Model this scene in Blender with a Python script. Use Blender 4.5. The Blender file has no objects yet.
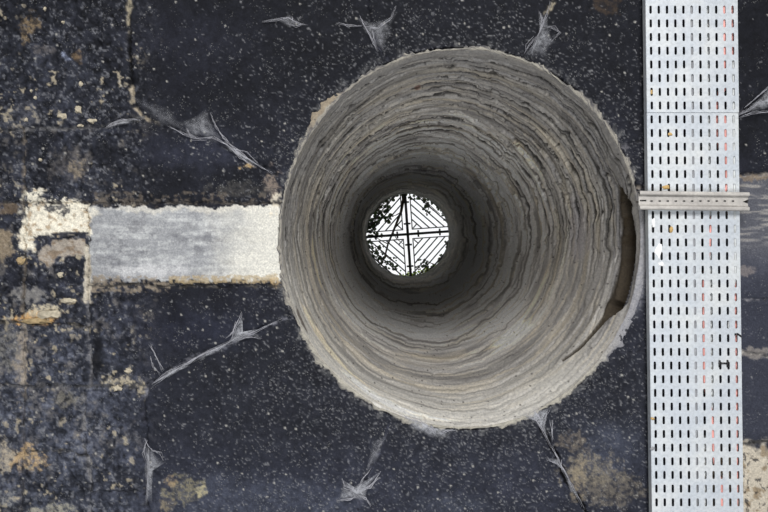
import bpy, math, random
import numpy as np
from mathutils import Vector

# ------------------------------------------------------------------ camera, world, light, exposure
S = bpy.context.scene
COL = S.collection
CAM_Z = 1.5            # camera lies on its back in the chamber and looks straight up
D = 1.75               # camera to ceiling
F = 768 * 35 / 36      # focal length in pixels
CEIL = CAM_Z + D
cam_d = bpy.data.cameras.new('camera'); cam_d.lens = 35; cam_d.sensor_width = 36
cam_d.shift_x = -8 / 768; cam_d.shift_y = -22 / 768
cam_d.clip_start = 0.05; cam_d.clip_end = 200
cam = bpy.data.objects.new('camera', cam_d); COL.objects.link(cam)
cam.location = (0, 0, CAM_Z); cam.rotation_euler = (math.pi, 0, 0)
S.camera = cam

W = bpy.data.worlds.new('overcast_sky'); S.world = W; W.use_nodes = True
bg = W.node_tree.nodes['Background']
bg.inputs[0].default_value = (0.97, 0.985, 1.0, 1); bg.inputs[1].default_value = 1.06

def area(name, loc, target, size, size_y, power, color, spread=180):
    l = bpy.data.lights.new(name, 'AREA'); l.shape = 'RECTANGLE'
    l.size = size; l.size_y = size_y; l.energy = power; l.color = color
    l.spread = math.radians(spread)
    o = bpy.data.objects.new(name, l); COL.objects.link(o); o.location = loc
    o.rotation_euler = (Vector(target) - Vector(loc)).to_track_quat('-Z', 'Y').to_euler()
    return o
area('chamber_lamp', (0.20, -1.65, 0.3), (0.15, 1.3, CEIL), 1.3, 1.0, 68, (1.0, 0.985, 0.965), 130)
area('added_fill_light', (0.10, 1.15, 0.25), (0.15, 0.2, CEIL), 1.2, 1.0, 60, (0.95, 0.975, 1.0))  # added fill for the shaft walls, no such source in the chamber

S.view_settings.view_transform = 'Standard'; S.view_settings.look = 'None'
S.view_settings.gamma = 1; S.view_settings.use_curve_mapping = False
S.view_settings.exposure = 0.0

# ------------------------------------------------------------------ helpers
rng = random.Random(7)
def P(px, py, d=D):
    "point on the plane at distance d above the camera seen at (px, py) of the frame"
    return ((px - 392) * d / F, (py - 234) * d / F, CAM_Z + d)

def lin(c):
    c = np.asarray(c, float) / 255
    return np.where(c <= 0.04045, c / 12.92, ((c + 0.055) / 1.055) ** 2.4)

LIT = 0.95
def alb(r, g, b): return np.minimum(lin((r, g, b)) / LIT, 0.85)

def hash2(i, j, seed):
    i = (i.astype(np.int64) * 374761393 + j.astype(np.int64) * 668265263 + seed * 974634777) & 0x7fffffff
    i = ((i ^ (i >> 13)) * 1274126177) & 0x7fffffff
    i = ((i ^ (i >> 16)) * 461845907) & 0x7fffffff
    return ((i ^ (i >> 15)) & 0xffffff) / float(0xffffff)

def vnoise(x, y, seed):
    xi = np.floor(x); yi = np.floor(y); fx = x - xi; fy = y - yi
    fx = fx * fx * (3 - 2 * fx); fy = fy * fy * (3 - 2 * fy)
    a = hash2(xi, yi, seed); b = hash2(xi + 1, yi, seed)
    c = hash2(xi, yi + 1, seed); d = hash2(xi + 1, yi + 1, seed)
    return a + (b - a) * fx + (c - a) * fy + (a - b - c + d) * fx * fy

def fbm(x, y, seed, oct=4, gain=0.55):
    v = 0; amp = 1; tot = 0
    for k in range(oct):
        v = v + amp * vnoise(x * 2 ** k + 17.3 * k, y * 2 ** k + 9.1 * k, seed + k); tot += amp; amp *= gain
    return v / tot            # 0..1, mean .5

def cells(x, y, seed):
    xi = np.floor(x); yi = np.floor(y); best = np.full(x.shape, 9.0); idv = np.zeros(x.shape)
    for di in (-1, 0, 1):
        for dj in (-1, 0, 1):
            ci = xi + di; cj = yi + dj
            dx = ci + 0.0 + 1.0 * hash2(ci, cj, seed) - x; dy = cj + 0.0 + 1.0 * hash2(ci, cj, seed + 5) - y
            d = np.sqrt(dx * dx + dy * dy); h = hash2(ci, cj, seed + 11)
            m = d < best; best = np.where(m, d, best); idv = np.where(m, h, idv)
    return best, idv

def sstep(a, b, x):
    t = np.clip((x - a) / (b - a), 0, 1); return t * t * (3 - 2 * t)

def mesh_obj(name, verts, faces, mat, parent=None, colors=None, smooth=True, attrs=None):
    me = bpy.data.meshes.new(name)
    verts = np.asarray(verts, dtype=np.float32)
    if isinstance(faces, np.ndarray):
        n, k = faces.shape
        me.vertices.add(len(verts)); me.vertices.foreach_set('co', verts.ravel())
        me.loops.add(n * k); me.loops.foreach_set('vertex_index', faces.astype(np.int32).ravel())
        me.polygons.add(n); me.polygons.foreach_set('loop_start', np.arange(0, n * k, k, dtype=np.int32))
        me.polygons.foreach_set('loop_total', np.full(n, k, dtype=np.int32))
        me.update(calc_edges=True)
    else:
        me.from_pydata([tuple(map(float, v)) for v in verts], [], faces); me.update()
    me.polygons.foreach_set('use_smooth', np.full(len(me.polygons), smooth))
    if colors is not None:
        a = me.color_attributes.new('coat', 'FLOAT_COLOR', 'POINT')
        c = np.ones((len(verts), 4), dtype=np.float32); c[:, :3] = colors
        a.data.foreach_set('color', c.ravel())
    for k_, v_ in (attrs or {}).items():
        a = me.attributes.new(k_, 'FLOAT', 'POINT'); a.data.foreach_set('value', np.asarray(v_, dtype=np.float32))
    if mat is not None: me.materials.append(mat)
    o = bpy.data.objects.new(name, me); COL.objects.link(o)
    if parent is not None: o.parent = parent
    return o

def thing(name, label, cat, loc=(0, 0, 0), group=None):
    o = bpy.data.objects.new(name, None); COL.objects.link(o); o.location = loc
    o.empty_display_size = 0.05
    o['label'] = label; o['category'] = cat
    if group: o['group'] = group
    return o
def tag(o, label, cat, group=None):
    o['label'] = label; o['category'] = cat
    if group: o['group'] = group
    return o

class MB:
    def __init__(s): s.v = []; s.f = []
    def add(s, v, f):
        n = len(s.v); s.v += [tuple(p) for p in v]; s.f += [tuple(i + n for i in q) for q in f]
    def box(s, x0, x1, y0, y1, z0, z1):
        v = [(x, y, z) for z in (z0, z1) for y in (y0, y1) for x in (x0, x1)]
        s.add(v, [(0, 2, 3, 1), (4, 5, 7, 6), (0, 1, 5, 4), (2, 6, 7, 3), (0, 4, 6, 2), (1, 3, 7, 5)])
    def tube(s, pts, r, n=8, cap=True, flat=1.0):
        pts = [Vector(p) for p in pts]; rr = r if isinstance(r, (list, tuple)) else [r] * len(pts)
        rings = []
        for i, p in enumerate(pts):
            t = (pts[min(i + 1, len(pts) - 1)] - pts[max(i - 1, 0)])
            t = t.normalized() if t.length > 1e-9 else Vector((0, 0, 1))
            up = Vector((0, 0, 1)) if abs(t.z) < 0.9 else Vector((0, 1, 0))
            a = t.cross(up).normalized(); b = a.cross(t).normalized()
            rings.append([p + rr[i] * (math.cos(2 * math.pi * k / n) * a + flat * math.sin(2 * math.pi * k / n) * b) for k in range(n)])
        v = [q for rg in rings for q in rg]; f = []
        for i in range(len(pts) - 1):
            for k in range(n):
                k2 = (k + 1) % n; f.append((i * n + k, i * n + k2, (i + 1) * n + k2, (i + 1) * n + k))
        if cap: f.append(tuple(range(n))[::-1]); f.append(tuple((len(pts) - 1) * n + k for k in range(n)))
        s.add(v, f)
    def build(s, name, mat, parent=None, smooth=False, off=(0, 0, 0)):
        v = [(a - off[0], b - off[1], c - off[2]) for a, b, c in s.v]
        return mesh_obj(name, v, s.f, mat, parent, smooth=smooth)

# ------------------------------------------------------------------ materials
def nodes_of(name):
    m = bpy.data.materials.new(name); m.use_nodes = True
    nt = m.node_tree; b = nt.nodes['Principled BSDF']; return m, nt, b
def N(nt, t, **kw):
    n = nt.nodes.new(t)
    for k, v in kw.items():
        if k in n.inputs: n.inputs[k].default_value = v
        else: setattr(n, k, v)
    return n
def mixc(nt, blend, fac, a, b):
    n = nt.nodes.new('ShaderNodeMix'); n.data_type = 'RGBA'; n.blend_type = blend
    for s, v in ((n.inputs[0], fac), (n.inputs[6], a), (n.inputs[7], b)):
        if hasattr(v, 'links') or isinstance(v, bpy.types.NodeSocket): nt.links.new(v, s)
        else: s.default_value = v
    return n.outputs[2]
def ramp(nt, sock, stops):
    r = nt.nodes.new('ShaderNodeValToRGB'); e = r.color_ramp.elements
    while len(e) < len(stops): e.new(0.5)
    for q, (p, c) in zip(e, stops): q.position = p; q.color = (*c, 1) if len(c) == 3 else c
    nt.links.new(sock, r.inputs[0]); return r.outputs[0]

def stone_material():
    m, nt, b = nodes_of('tarred_stone')
    tc = N(nt, 'ShaderNodeTexCoord'); at = N(nt, 'ShaderNodeAttribute', attribute_name='coat')
    n1 = N(nt, 'ShaderNodeTexNoise', Scale=260.0, Detail=5.0, Roughness=0.7)
    nt.links.new(tc.outputs['Object'], n1.inputs['Vector'])
    var = ramp(nt, n1.outputs['Fac'], [(0.28, (0.66, 0.66, 0.67)), (0.5, (0.97, 0.97, 0.97)), (0.72, (1.4, 1.38, 1.34))])
    c = mixc(nt, 'MULTIPLY', 1.0, at.outputs['Color'], var)
    # crystals and lime specks
    vo = N(nt, 'ShaderNodeTexVoronoi', Scale=210.0); nt.links.new(tc.outputs['Object'], vo.inputs['Vector'])
    sp = ramp(nt, vo.outputs['Distance'], [(0.0, (1, 1, 1)), (0.14, (1, 1, 1)), (0.24, (0, 0, 0))])
    no = N(nt, 'ShaderNodeTexNoise', Scale=30.0, Detail=3.0); nt.links.new(tc.outputs['Object'], no.inputs['Vector'])
    gate = ramp(nt, no.outputs['Fac'], [(0.52, (0, 0, 0)), (0.66, (0.6, 0.6, 0.6))])
    fac = mixc(nt, 'MULTIPLY', 1.0, sp, gate)
    c = mixc(nt, 'MIX', fac, c, (0.3, 0.3, 0.29, 1))
    nt.links.new(c, b.inputs['Base Color'])
    b.inputs['Roughness'].default_value = 0.8; b.inputs['Specular IOR Level'].default_value = 0.15
    bp = N(nt, 'ShaderNodeBump', Strength=0.45, Distance=0.002); nt.links.new(n1.outputs['Fac'], bp.inputs['Height'])
    nt.links.new(bp.outputs[0], b.inputs['Normal'])
    return m
def concrete_material():
    m, nt, b = nodes_of('ringed_concrete')
    at = N(nt, 'ShaderNodeAttribute', attribute_name='coat'); tc = N(nt, 'ShaderNodeTexCoord')
    n1 = N(nt, 'ShaderNodeTexNoise', Scale=180.0, Detail=5.0, Roughness=0.7)
    mp = N(nt, 'ShaderNodeMapping'); mp.inputs['Scale'].default_value = (1, 1, 0.35)
    nt.links.new(tc.outputs['Object'], mp.inputs[0]); nt.links.new(mp.outputs[0], n1.inputs['Vector'])
    var = ramp(nt, n1.outputs['Fac'], [(0.3, (0.72, 0.72, 0.73)), (0.5, (1, 1, 1)), (0.7, (1.25, 1.24, 1.2))])
    c = mixc(nt, 'MULTIPLY', 1.0, at.outputs['Color'], var)
    nt.links.new(c, b.inputs['Base Color']); b.inputs['Roughness'].default_value = 0.9
    b.inputs['Specular IOR Level'].default_value = 0.15
    bp = N(nt, 'ShaderNodeBump', Strength=0.5, Distance=0.002); nt.links.new(n1.outputs['Fac'], bp.inputs['Height'])
    nt.links.new(bp.outputs[0], b.inputs['Normal'])
    return m
def plain(name, col, rough=0.6, metal=0.0, var=0.25, scale=60.0, bump=0.1, spec=0.4, translucent=0.0):
    m, nt, b = nodes_of(name)
    tc = N(nt, 'ShaderNodeTexCoord'); n1 = N(nt, 'ShaderNodeTexNoise', Scale=scale, Detail=4.0)
    nt.links.new(tc.outputs['Object'], n1.inputs['Vector'])
    v = ramp(nt, n1.outputs['Fac'], [(0.3, (1 - var,) * 3), (0.7, (1 + var,) * 3)])
    c = mixc(nt, 'MULTIPLY', 1.0, (*col, 1), v); nt.links.new(c, b.inputs['Base Color'])
    b.inputs['Roughness'].default_value = rough; b.inputs['Metallic'].default_value = metal
    b.inputs['Specular IOR Level'].default_value = spec
    bp = N(nt, 'ShaderNodeBump', Strength=bump, Distance=0.002); nt.links.new(n1.outputs['Fac'], bp.inputs['Height'])
    nt.links.new(bp.outputs[0], b.inputs['Normal'])
    if translucent:
        tr = N(nt, 'ShaderNodeBsdfTranslucent'); nt.links.new(c, tr.inputs[0])
        mx = N(nt, 'ShaderNodeMixShader'); mx.inputs[0].default_value = translucent
        nt.links.new(b.outputs[0], mx.inputs[1]); nt.links.new(tr.outputs[0], mx.inputs[2])
        nt.links.new(mx.outputs[0], nt.nodes['Material Output'].inputs[0])
    return m
def steel_material(name, base, cream):
    m, nt, b = nodes_of(name)
    tc = N(nt, 'ShaderNodeTexCoord')
    n1 = N(nt, 'ShaderNodeTexNoise', Scale=9.0, Detail=6.0, Roughness=0.65); nt.links.new(tc.outputs['Object'], n1.inputs['Vector'])
    n2 = N(nt, 'ShaderNodeTexNoise', Scale=140.0, Detail=3.0); nt.links.new(tc.outputs['Object'], n2.inputs['Vector'])
    n3 = N(nt, 'ShaderNodeTexNoise', Scale=22.0, Detail=6.0, Roughness=0.7)
    mp = N(nt, 'ShaderNodeMapping'); mp.inputs['Location'].default_value = (3.1, 7.7, 0)
    nt.links.new(tc.outputs['Object'], mp.inputs[0]); nt.links.new(mp.outputs[0], n3.inputs['Vector'])
    f1 = ramp(nt, n1.outputs['Fac'], [(0.42, (0, 0, 0)), (0.65, (1, 1, 1))])
    c = mixc(nt, 'MIX', f1, (*base, 1), (*cream, 1))
    v = ramp(nt, n2.outputs['Fac'], [(0.3, (0.86,) * 3), (0.6, (1.03,) * 3)])
    c = mixc(nt, 'MULTIPLY', 1.0, c, v)
    f3 = ramp(nt, n3.outputs['Fac'], [(0.66, (0, 0, 0)), (0.76, (0.35, 0.35, 0.35))])
    c = mixc(nt, 'MIX', f3, c, (0.42, 0.32, 0.2, 1))
    nt.links.new(c, b.inputs['Base Color'])
    b.inputs['Roughness'].default_value = 0.5; b.inputs['Metallic'].default_value = 0.15
    bp = N(nt, 'ShaderNodeBump', Strength=0.12, Distance=0.002); nt.links.new(n2.outputs['Fac'], bp.inputs['Height'])
    nt.links.new(bp.outputs[0], b.inputs['Normal'])
    return m
def web_material():
    m, nt, b = nodes_of('dusty_cobweb')
    b.inputs['Base Color'].default_value = (0.50, 0.51, 0.55, 1); b.inputs['Roughness'].default_value = 1
    tc = N(nt, 'ShaderNodeTexCoord')
    at = N(nt, 'ShaderNodeAttribute', attribute_name='dustiness')
    n1 = N(nt, 'ShaderNodeTexNoise', Scale=70.0, Detail=6.0, Roughness=0.75); nt.links.new(tc.outputs['Object'], n1.inputs['Vector'])
    r = ramp(nt, n1.outputs['Fac'], [(0.35, (0.1,) * 3), (0.62, (0.95,) * 3)])
    mu = N(nt, 'ShaderNodeMath', operation='MULTIPLY'); nt.links.new(r, mu.inputs[0]); nt.links.new(at.outputs['Fac'], mu.inputs[1])
    nt.links.new(mu.outputs[0], b.inputs['Alpha'])
    return m

M_STONE = stone_material(); M_CONC = concrete_material()
M_TRAY = steel_material('galvanised_steel', tuple(alb(184, 190, 197)), tuple(alb(200, 203, 204)))
M_STRUT = steel_material('weathered_channel_steel', tuple(alb(166, 162, 158)), tuple(alb(190, 186, 180)))
M_IRON = plain('black_iron', (0.03, 0.028, 0.027), 0.7)
M_RED = plain('red_cable_sheath', (0.66, 0.30, 0.27), 0.5, var=0.25)
M_GREY = plain('grey_cable_sheath', (0.24, 0.245, 0.26), 0.5)
M_WHITE = plain('pale_grey_cable_sheath', (0.58, 0.6, 0.6), 0.5)
M_BLACK = plain('black_plastic', (0.012, 0.012, 0.013), 0.4)
M_LEAF = plain('dark_ivy_leaf', (0.035, 0.06, 0.018), 0.5, translucent=0.25)
M_LIME = plain('yellow_green_leaf', (0.30, 0.42, 0.03), 0.5, translucent=0.55)
M_STEM = plain('brown_stem', (0.10, 0.075, 0.045), 0.9)
M_WEB = web_material()
M_STRAND = plain('web_strand', (0.30, 0.30, 0.33), 1.0, var=0.3)
M_CHIP = plain('cream_mortar', tuple(alb(172, 163, 144)), 0.95, var=0.3, scale=120, bump=0.5)
M_OCHRE = plain('ochre_mortar', tuple(alb(158, 138, 104)), 0.95, var=0.35, scale=100, bump=0.6)
M_DRYLEAF = plain('dry_leaf', (0.45, 0.30, 0.12), 0.8)
M_FLOOR = plain('floor_concrete', (0.22, 0.21, 0.2), 0.9, scale=6)
M_WALL = plain('sooty_wall', (0.10, 0.10, 0.11), 0.9, scale=9)

# ------------------------------------------------------------------ chamber shell (below and beside the camera)
def struct(o): o['kind'] = 'structure'; return o
RX, RY = 3.2, 3.4
b_ = MB(); b_.box(-RX - .2, RX + .2, -RY - 2, RY + .2, -0.15, 0); struct(b_.build('floor', M_FLOOR))
b_ = MB(); b_.box(-RX - .2, -RX, -RY, RY, 0, CEIL); struct(b_.build('wall_left', M_WALL))
b_ = MB(); b_.box(RX, RX + .2, -RY, RY, 0, CEIL); struct(b_.build('wall_right', M_WALL))
b_ = MB(); b_.box(-RX, RX, RY, RY + .2, 0, CEIL); struct(b_.build('wall_back', M_WALL))

# ------------------------------------------------------------------ shaft shape
HX, HY, HRX, HRY = 461.0, 238.5, 179.5, 188.5           # mouth as seen on the ceiling plane
px2m = D / F
AX = (HX - 392) * px2m; AY = (HY - 234) * px2m
R0X, R0Y = HRX * px2m, HRY * px2m
FARD = 7.95; LEN = FARD - D
R1 = 41.6 * FARD / F
BX = (407.6 - 392) * FARD / F; BY = (235.0 - 234) * FARD / F

# ------------------------------------------------------------------ ceiling: global height field split into stone slabs
GX0, GX1, GY0, GY1, ST = -60, 830, -60, 574, 1.1
gx = np.arange(GX0, GX1 + .1, ST); gy = np.arange(GY0, GY1 + .1, ST)
PX, PY = np.meshgrid(gx, gy)
wx = PX + 5.0 * (fbm(PX / 16, PY / 16, 3) - .5) + 2.5 * (vnoise(PX / 3, PY / 3, 8) - .5)
wy = PY + 5.0 * (fbm(PX / 16, PY / 16, 31) - .5) + 2.5 * (vnoise(PX / 3, PY / 3, 38) - .5)

# joints: (polyline, width px, depth mm, mortar colour or None)
JOINTS = [
 ([(124, -80), (129, 0), (129, 32)], 2.6, 4, (150, 140, 118)),
 ([(129, 32), (131, 88)], 2.0, 6, None),
 ([(131, 88), (133, 106), (144, 118), (158, 124)], 2.8, 3, (150, 138, 118)),
 ([(158, 124), (180, 133), (212, 140), (240, 155), (275, 172)], 2.2, 6, (72, 72, 76)),
 ([(144, 118), (125, 120), (104, 127), (60, 128), (-80, 134)], 1.8, 4, (96, 94, 92)),
 ([(24, 128), (24, 203), (23, 322)], 1.8, 4, (105, 95, 82)),
 ([(-80, 204), (24, 203), (88, 203), (290, 203)], 1.0, 3, (84, 78, 70)),
 ([(88, 203), (88, 250)], 1.6, 5, (90, 84, 76)),
 ([(88, 250), (88, 302)], 3.0, 2, (168, 158, 140)),
 ([(88, 302), (91, 385)], 1.6, 5, (100, 98, 98)),
 ([(88, 285), (290, 287)], 1.0, 3, (84, 78, 68)),
 ([(-80, 322), (20, 322), (90, 327)], 1.6, 5, (90, 84, 74)),
 ([(24, 322), (24, 400)], 2.6, 3, (130, 120, 108)),
 ([(-80, 388), (24, 386), (91, 385), (143, 388)], 1.8, 4, (88, 86, 84)),
 ([(24, 400), (20, 600)], 1.8, 4, (84, 82, 84)),
 ([(84, 392), (84, 440), (90, 480), (92, 600)], 2.0, 4, (108, 106, 106)),
 ([(30, 452), (55, 450), (86, 456)], 1.4, 4, (80, 78, 76)),
 ([(92, 492), (146, 490)], 1.3, 3, (62, 62, 68)),
 ([(290, 316), (262, 330), (233, 342), (190, 358), (150, 384), (143, 400)], 2.0, 6, (96, 96, 102)),
 ([(143, 400), (146, 440), (147, 600)], 2.0, 7, (66, 66, 74)),
 ([(388, 425), (378, 450), (362, 490), (345, 600)], 1.6, 2, (74, 75, 84)),
 ([(536, 415), (548, 440), (566, 478), (590, 518), (640, 600)], 1.8, 9, None),
 ([(362, -80), (368, 10), (379, 45), (392, 66)], 1.3, 3, (66, 66, 72)),
 ([(560, -80), (553, 0), (546, 12)], 2.2, 3, (150, 140, 118)),
 ([(546, 12), (541, 30), (531, 62)], 1.4, 6, (56, 56, 62)),
 ([(610, 150), (650, 140), (738, 113), (768, 97), (850, 60)], 2.2, 6, (90, 88, 90)),
 ([(620, 190), (740, 176), (850, 172)], 1.5, 4, (120, 112, 104)),
 ([(630, 300), (740, 300), (850, 296)], 1.3, 3, (100, 98, 100)),
 ([(738, 352), (850, 372)], 2.0, 5, (120, 116, 112)),
 ([(600, 352), (738, 352)], .9, 1, (62, 62, 68)),
 ([(655, 600), (690, 470), (738, 445), (850, 430)], 1.2, 2, (84, 80, 74)),
]
def seg_dist(x, y, pts):
    best = np.full(x.shape, 1e9)
    for (ax, ay), (bx, by) in zip(pts[:-1], pts[1:]):
        vx, vy = bx - ax, by - ay
        t = np.clip(((x - ax) * vx + (y - ay) * vy) / (vx * vx + vy * vy), 0, 1)
        best = np.minimum(best, np.hypot(x - ax - t * vx, y - ay - t * vy))
    return best

BXW = PX + 9 * (fbm(PX / 13, PY / 13, 701, 4) - .5) + 5 * (fbm(PX / 4, PY / 4, 703, 3) - .5)
BYW = PY + 9 * (fbm(PX / 13, PY / 13, 711, 4) - .5) + 5 * (fbm(PX / 4, PY / 4, 713, 3) - .5)
def nz(sc, seed, oct=4): return fbm(PX / sc, PY / sc, seed, oct) - .5
def blob(cx, cy, rx, ry, amp=1.2, sc=9, seed=50, soft=0.35):
    d = np.sqrt(((BXW - cx) / rx) ** 2 + ((BYW - cy) / ry) ** 2)
    return sstep(0, soft, 1 - d + amp * nz(sc, seed, 5))
def rect(x0, x1, y0, y1, amp=4, sc=7, seed=60, soft=1.5):
    n = amp * 2 * nz(sc, seed, 4); n2 = amp * 2 * nz(sc, seed + 9, 4)
    return sstep(0, soft, .55 * BXW + .45 * PX - x0 + n) * sstep(0, soft, x1 - .55 * BXW - .45 * PX + n) * sstep(0, soft, .55 * BYW + .45 * PY - y0 + n2) * sstep(0, soft, y1 - .55 * BYW - .45 * PY + n2)

er = np.hypot((PX - HX) / HRX, (PY - HY) / HRY)
dm = (er - 1) * 184                                        # px outside the mouth
colr = np.empty(PX.shape + (3,))
dark = alb(33, 34, 39); colr[:] = dark
def over(mask, c, k=1.0):
    global colr
    m = (np.clip(mask * k, 0, 1))[..., None]; colr = colr * (1 - m) + np.asarray(c) * m
big = fbm(PX / 60, PY / 60, 101, 4)
over(sstep(40, 190, PY) * 0.6 * sstep(.25, .6, big), alb(46, 47, 56))  # coat lightens down the frame, a light gradient put into the colour
over(sstep(230, 520, PY), alb(58, 60, 70), 0.75)  # stronger light on the lower ceiling painted into the coat
over(sstep(165, 60, PX) * sstep(-40, 60, PY), alb(62, 64, 72), 0.6)
over(sstep(165, 90, PX) * sstep(280, 400, PY), alb(76, 79, 88), 0.7)
over(sstep(255, 90, dm) * sstep(150, 170, PX) * sstep(330, 360, PY) * sstep(475, 430, PY), alb(42, 43, 48), 0.6)
over(blob(200, 150, 80, 28, .6, 20, 71, .8), alb(58, 60, 72), 0.6)
over(blob(200, 330, 75, 30, .6, 20, 72, .8), alb(48, 50, 62), 0.8)
over(blob(240, 500, 130, 40, .6, 24, 73, .9), alb(84, 88, 100), 0.55)
over(blob(330, 505, 60, 25, .6, 14, 74, .9), alb(84, 88, 100), 0.5)
over(blob(610, 450, 60, 45, .6, 18, 75, .9), alb(82, 86, 98), 0.5)
over(blob(460, 505, 60, 20, .6, 14, 76, .9), alb(80, 84, 94), 0.4)
over(blob(190, 45, 110, 60, .6, 30, 77, .9), alb(46, 47, 56), 0.7)
# mottling, strong at the rough left margin
leftm = sstep(170, 110, PX)
mot = fbm(PX / 5, PY / 5, 111, 3, .8); mot2 = fbm(PX / 22, PY / 22, 121, 4)
colr *= (1 + (0.45 + .75 * leftm) * 2 * (mot - .5))[..., None].clip(.25, 3)
colr *= (1 + (0.35 + 0.35 * leftm) * 2 * (mot2 - .5))[..., None].clip(.3, 3)
over(leftm * sstep(.56, .75, fbm(PX / 3.6, PY / 3.6, 131, 3, .8)), alb(124, 124, 126), 0.6)
over(leftm * sstep(.62, .75, fbm(PX / 9, PY / 9, 137, 4)), alb(32, 33, 38), 0.6)
over(leftm * sstep(.58, .74, fbm(PX / 13, PY / 13, 141, 4)) * sstep(90, 130, PY) * sstep(.35,.6,mot), alb(118, 110, 98), 0.5)
over(leftm * sstep(.66, .76, fbm(PX / 6, PY / 6, 143, 4)) * sstep(.4, .6, fbm(PX / 40, PY / 40, 144, 2)), alb(168, 156, 132), 0.75)
# nodules near the mouth
nd, nid = cells(PX / 3.6 + 3 * nz(9, 150), PY / 3.0 + 3 * nz(9, 151), 160)
nodm = np.exp(-np.clip(dm, 0, None) / 55) * .75 + 0.30 * sstep(350, 400, PY) * sstep(150, 175, PX) + .07
nodm = nodm * sstep(110, 170, PX) * np.where(PX > 740, .55, 1)
nod = sstep(.34, .12, nd) * (nid < np.clip(nodm, 0, .9))
over(nod * (0.30 + .7 * hash2(np.floor(nid * 4096), np.floor(nid * 977), 3)), alb(140, 139, 137), 0.6)
crust = sstep(12, 1, dm + 22 * nz(6, 170))
over(crust * sstep(.42, .62, fbm(PX / 3.4, PY / 3.4, 172, 3)), alb(120, 118, 112), 0.6)
# lime specks
sd, sid = cells(PX / 8, PY / 8, 180)
over(sstep(.17, .08, sd) * (sid < .05), alb(175, 172, 164), 0.65)
# ---- cream / grey band on the left
bandL = rect(87, 284, 206, 281, 4.5, 6, 61) * sstep(0, 2, 400 - PX)
st_ = fbm(PX / 34, PY / 3.6, 190, 5); st2 = fbm(PX / 11, PY / 6, 195, 5)
over(bandL, alb(142, 144, 148), 1)
over(bandL * sstep(.4, .8, .6 * st_ + .4 * mot), alb(196, 198, 198), .8)
over(bandL * sstep(.5, .2, st2), alb(112, 113, 118), .8)
over(bandL * sstep(190, 275, PX + 60 * nz(20, 62)), alb(214, 211, 199), .8)
over(bandL * blob(150, 270, 50, 10, 1.6, 6, 63, .8), alb(198, 198, 200), .6)
over(bandL * blob(176, 207, 100, 6, .9, 8, 64), alb(205, 200, 188), .6)
over(rect(90, 168, 276, 293, 2.5, 5, 65) * sstep(.35, .6, fbm(PX / 3.5, PY / 3.5, 201, 3)), alb(138, 124, 104), .8)
over(rect(168, 280, 277 - 3, 286 - 2, 1.5, 4, 66) * sstep(.3, .5, fbm(PX / 3, PY / 3, 203, 3)), alb(166, 146, 108), .75)
over(rect(90, 275, 192, 206, 3, 6, 67) * sstep(.5, .66, fbm(PX / 4, PY / 4, 205, 4)), alb(112, 100, 84), .7)
# ---- cream lime patch
cream = np.maximum(blob(55, 218, 42, 18, 1.0, 10, 210), rect(22, 90, 205, 236, 6, 6, 211))
cream = np.maximum(cream, blob(27, 236, 11, 20, 1.3, 7, 212)); cream = np.maximum(cream, blob(32, 197, 11, 8, 2.2, 5, 213) * .9)
cream = np.maximum(cream, blob(64, 204, 14, 5, 2.4, 4, 215)); cream *= 1 - np.maximum(blob(50, 207, 13, 3, 1.4, 4, 214), blob(62, 212, 9, 2.5, 1.4, 4, 218)) * .85
cream *= 1 - .9 * sstep(.60, .68, fbm(PX / 3.6, PY / 3.0, 219, 3, .7)) * sstep(228, 200, PY)
over(cream, alb(224, 217, 198), .97)
over(cream * sstep(.6, .7, fbm(PX / 5, PY / 5, 216, 4)), alb(160, 136, 104), .8)
over(rect(50, 88, 231, 236, 1.2, 5, 217), alb(60, 60, 66), .95)
buff = np.maximum(rect(52, 85, 238, 256, 2.5, 6, 220), blob(46, 256, 10, 12, .9, 6, 221))
over(buff, alb(160, 150, 138), .95); over(buff * sstep(.5, .65, fbm(PX / 6, PY / 4, 222, 4)), alb(128, 108, 84), .8)
over(rect(56, 84, 258, 284, 2, 5, 223) * sstep(.6, .4, fbm(PX / 7, PY / 7, 224, 4)), alb(40, 42, 50), .95)
over(rect(83, 91, 246, 304, 1.2, 4, 225), alb(190, 182, 166), .9)
over(blob(3, 245, 12, 18, 1.2, 7, 226), alb(150, 132, 104), .7); over(blob(8, 208, 14, 7, 1.2, 6, 227), alb(120, 100, 74), .7)
over(blob(30, 294, 18, 10, 1.4, 6, 228), alb(140, 136, 130), .6)
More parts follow.
